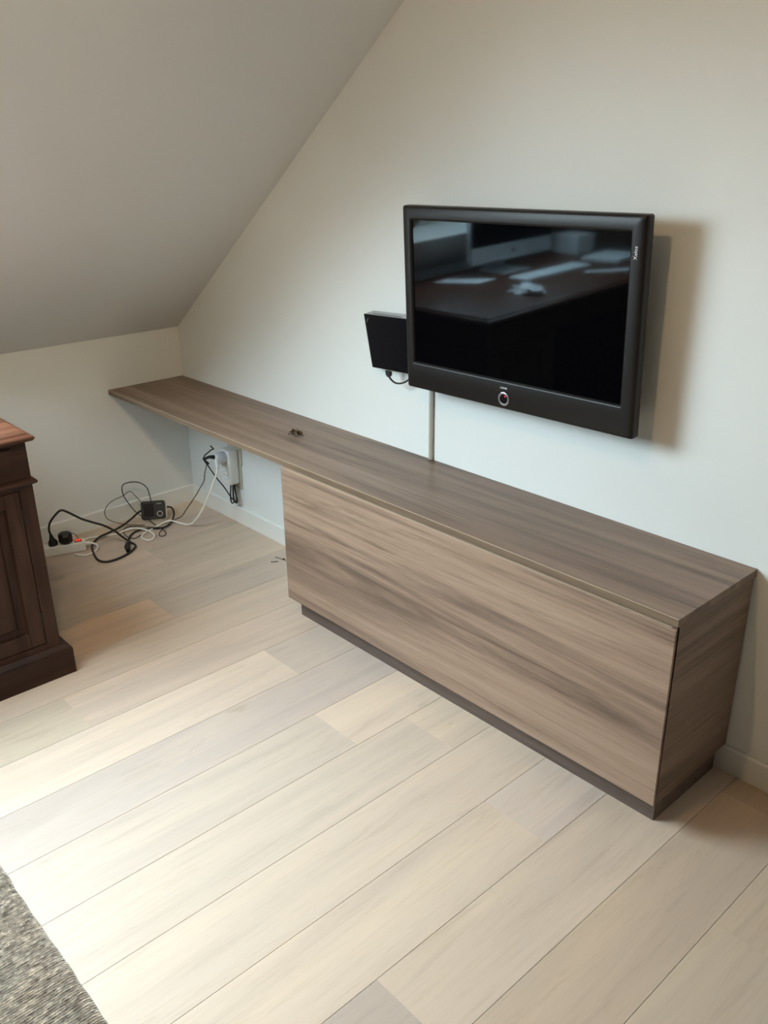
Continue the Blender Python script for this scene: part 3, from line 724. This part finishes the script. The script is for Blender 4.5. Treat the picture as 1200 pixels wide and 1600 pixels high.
def pedestal(y0, y1):
    obj('moulding', mould(y0, y1), M['desk_h'], dk)
    bm = loft_rect(B(), [(DX0 + .03, BX, y0, y1, .098), (DX0 + .03, BX, y0, y1, .629)])
    obj('pedestal', bm, M['desk_v'], dk)
    bm = loft_rect(B(), [(DX0 + .01, FX + .020, y0 - .028, y1 + .028, 0), (DX0 + .01, FX + .020, y0 - .028, y1 + .028, .084), (DX0 + .011, FX + .018, y0 - .026, y1 + .026, .089), (DX0 + .03, FX + .002, y0 - .002, y1 + .002, .100)])
    obj('plinth', bm, M['desk_h'], dk)
    # frieze drawer
    fx = FX
    dr = obj('drawer', loft_x(B(), y0 + .044, y1 - .044, .673, .746, fx, .0045), M['desk_h'], dk)
    obj('knob', lathe(B(), [(.006, 0), (.005, .010), (.012, .016), (.012, .022), (.004, .026)], (fx + .0045, (y0 + y1) / 2, .71), (1, 0, 0), 16), M['desk_v'], dr, smooth=True)
    # face frame, and in it a door: stiles and rails round a sunk, raised-field panel
    dy0, dy1, dz0, dz1 = y0 + .042, y1 - .042, .122, .616
    g = .0022
    bm = B()
    for (ya, yb, za, zb) in ((y0, dy0 - g, .1, .629), (dy1 + g, y1, .1, .629), (dy0 - g, dy1 + g, .1, dz0 - g), (dy0 - g, dy1 + g, dz1 + g, .629)):
        box(bm, BX, fx, ya, yb, za, zb)
    obj('face_frame', bm, M['desk_v'], dk)
    st = .043
    bm = B()
    for (ya, yb, za, zb) in ((dy0, dy0 + st, dz0, dz1), (dy1 - st, dy1, dz0, dz1), (dy0 + st, dy1 - st, dz0, dz0 + st), (dy0 + st, dy1 - st, dz1 - st, dz1)):
        box(bm, BX + .0002, fx + .001, ya, yb, za, zb, 0.0010)
    door = obj('door', bm, M['desk_v'], dk)
    py0, py1, pz0, pz1 = dy0 + st, dy1 - st, dz0 + st, dz1 - st
    ins = [(0.0, .0125), (.004, .0030), (.024, .0034), (.033, .0100), (.037, .0102)]
    rows_ = [[(BX + h, py0 + d, pz0 + d), (BX + h, py1 - d, pz0 + d), (BX + h, py1 - d, pz1 - d), (BX + h, py0 + d, pz1 - d)] for d, h in ins]
    bm = grid_loft(B(), rows_, cap=False)
    bm.verts.ensure_lookup_table(); bm.faces.new(bm.verts[-4:])
    obj('door_panel', bm, M['desk_v'], door)
    for zc in (.205, .54):
        obj('hinge', tube(B(), [(fx + .0005, dy1 + .001, zc - .024), (fx + .0005, dy1 + .001, zc + .024)], .0028, 8, smooth_path=False), M['greydark'], door, smooth=True)
    obj('knob', lathe(B(), [(.005, 0), (.004, .008), (.010, .014), (.009, .019), (.003, .022)], (fx + .001, dy0 + .022, .40), (1, 0, 0), 16), M['desk_v'], door, smooth=True)
def loft_x(bm, y0, y1, z0, z1, x, h):
    rows_ = [[(x + k, y0 + d, z0 + d), (x + k, y1 - d, z0 + d), (x + k, y1 - d, z1 - d), (x + k, y0 + d, z1 - d)] for d, k in ((0, 0.0002), (0.0005, h * .6), (.004, h))]
    return grid_loft(bm, rows_)
M['greydark'] = mat('dark_hinge', (0.02, 0.018, 0.016), 0.5, metal=0.5)
pedestal(-1.52, BY)
pedestal(DY0 + .02, -2.26)

# things on the desk: seen in the television's glass
DZ = 0.783
mon = thing('desktop_monitor', 'silver and black desktop computer on the desk, mirrored in the television', 'computer', (0.335, -1.95, DZ), (0, 0, 0.05))
obj('screen', box(B(), 0.048, 0.0515, -0.30, 0.30, 0.145, 0.50, 0.0006), M['screen'], mon, local=True)
obj('chin', box(B(), 0.046, 0.053, -0.30, 0.30, 0.070, 0.145, 0.001), M['alu'], mon, local=True)
obj('back_shell', box(B(), 0.010, 0.046, -0.298, 0.298, 0.072, 0.498, 0.010, 2), M['alu'], mon, local=True)
obj('emblem', lathe(B(), [(0.012, 0), (0.011, 0.0008)], (0.053, 0, 0.108), (1, 0, 0), 16), M['black'], mon, local=True)
bm = box(B(), -0.10, 0.09, -0.10, 0.10, 0.0, 0.006, 0.001)
prism(bm, [(-0.098, -0.08, 0.006), (-0.090, -0.08, 0.006), (0.012, -0.08, 0.24), (0.006, -0.08, 0.24)], (0, 0.16, 0))
obj('stand', bm, M['alu'], mon, local=True)
kb = thing('keyboard', 'white keyboard lying on the desk, mirrored in the television', 'keyboard', (0.575, -2.02, DZ), (0, 0, 0.04))
obj('base', box(B(), -0.058, 0.058, -0.25, 0.25, 0.0, 0.010, 0.002), M['paper'], kb, local=True)
bm = B()
for i in range(5):
    for j in range(17):
        box(bm, -0.050 + i * 0.020, -0.033 + i * 0.020, -0.238 + j * 0.028, -0.214 + j * 0.028, 0.0102, 0.0125)
kk = obj('keys', bm, M['paper'], kb, local=True); kk['kind'] = 'stuff'
def sheet(name, label, pts, h, cat='paper', group=None):
    cx = sum(p_[0] for p_ in pts) / len(pts); cy = sum(p_[1] for p_ in pts) / len(pts)
    return tag(obj(name, prism(B(), [(x, y, DZ + 0.0003) for x, y in pts], (0, 0, h)), M['paper'], None, origin=(cx, cy, DZ)), label, cat, group)
sheet('paper_sheet', 'white paper sheet before the computer foot, mirrored in the television', [(0.455, -1.60), (0.455, -1.74), (0.25, -1.60), (0.25, -1.50)], 0.002)
sheet('paper_pad', 'thick white pad near the far end of the desk, mirrored in the television', [(0.50, -2.38), (0.72, -2.40), (0.70, -2.66), (0.48, -2.64)], 0.016)
sheet('paper_slip', 'narrow white paper strip along the desk front, mirrored in the television', [(0.70, -2.12), (0.735, -2.10), (0.92, -2.30), (0.88, -2.33)], 0.002)
bxo = thing('white_box', 'upright white box at the far desk end, mirrored in the television', 'box', (0.30, -2.58, DZ), (0, 0, 0.1))
obj('carton', box(B(), -0.09, 0.09, -0.07, 0.07, 0.0, 0.10, 0.002), M['paper'], bxo, local=True)
obj('lid', box(B(), -0.093, 0.093, -0.073, 0.073, 0.075, 0.103, 0.002), M['paper'], bxo, local=True)
bm = B(); bmesh.ops.create_icosphere(bm, subdivisions=3, radius=1.0)
for v in bm.verts:
    k = 0.75 + 0.5 * noise.noise(v.co * 2.3) + 0.25 * noise.noise(v.co * 6.0)
    v.co = Vector((v.co.x * 0.10 * k, v.co.y * 0.07 * k, max(v.co.z, -0.35) * 0.035 * k + 0.0125))
zmin = min(v.co.z for v in bm.verts)
for v in bm.verts: v.co += Vector((0.80, -1.56, DZ + 0.0003 - zmin))
tag(obj('crumpled_paper', bm, M['paper'], None, origin=(0.80, -1.56, DZ)), 'crumpled white paper near the desk corner, mirrored in the television', 'paper')

# ------------------------------------------------------------------ rug
bm = B()
RGX0, RGX1, RGY0, RGY1 = 1.10, 3.25, -3.30, -1.515
pitch = 0.0062
nx = int((RGX1 - RGX0) / pitch) * 2; ny = 42
ysr = [RGY1 - 0.0 - 0.45 * (i / 30) ** 1.15 for i in range(31)] + [RGY1 - 0.45 - (RGY1 - 0.45 - RGY0) * (i / 12) for i in range(1, 13)]
grid = []
for j, y in enumerate(ysr):
    row = []
    for i in range(nx + 1):
        x = RGX0 + (RGX1 - RGX0) * i / nx
        h = 0.0072 + (0.0015 if i % 2 else -0.0013) + 0.0012 * noise.noise(Vector((x * 60, y * 45, 0)))
        d = RGY1 - y
        if d < 0.012: h *= math.sqrt(max(d, 0.0) / 0.012) if d > 0 else 0.0
        yy = y + (0.0022 * noise.noise(Vector((x * 22, 3.1, 0))) + 0.004 * noise.noise(Vector((x * 3.0, 7.7, 0))) if j < 3 else 0.0)
        row.append(bm.verts.new((x, yy, max(h, 0.0004))))
    grid.append(row)
for a, b_ in zip(grid, grid[1:]):
    for i in range(nx):
        bm.faces.new((a[i], b_[i], b_[i + 1], a[i + 1]))
tag(obj('rug', bm, M['rug'], None, smooth=False, origin=(2.2, -2.4, 0)), 'grey woven rug with ribbed texture on the pale oak floor', 'rug')
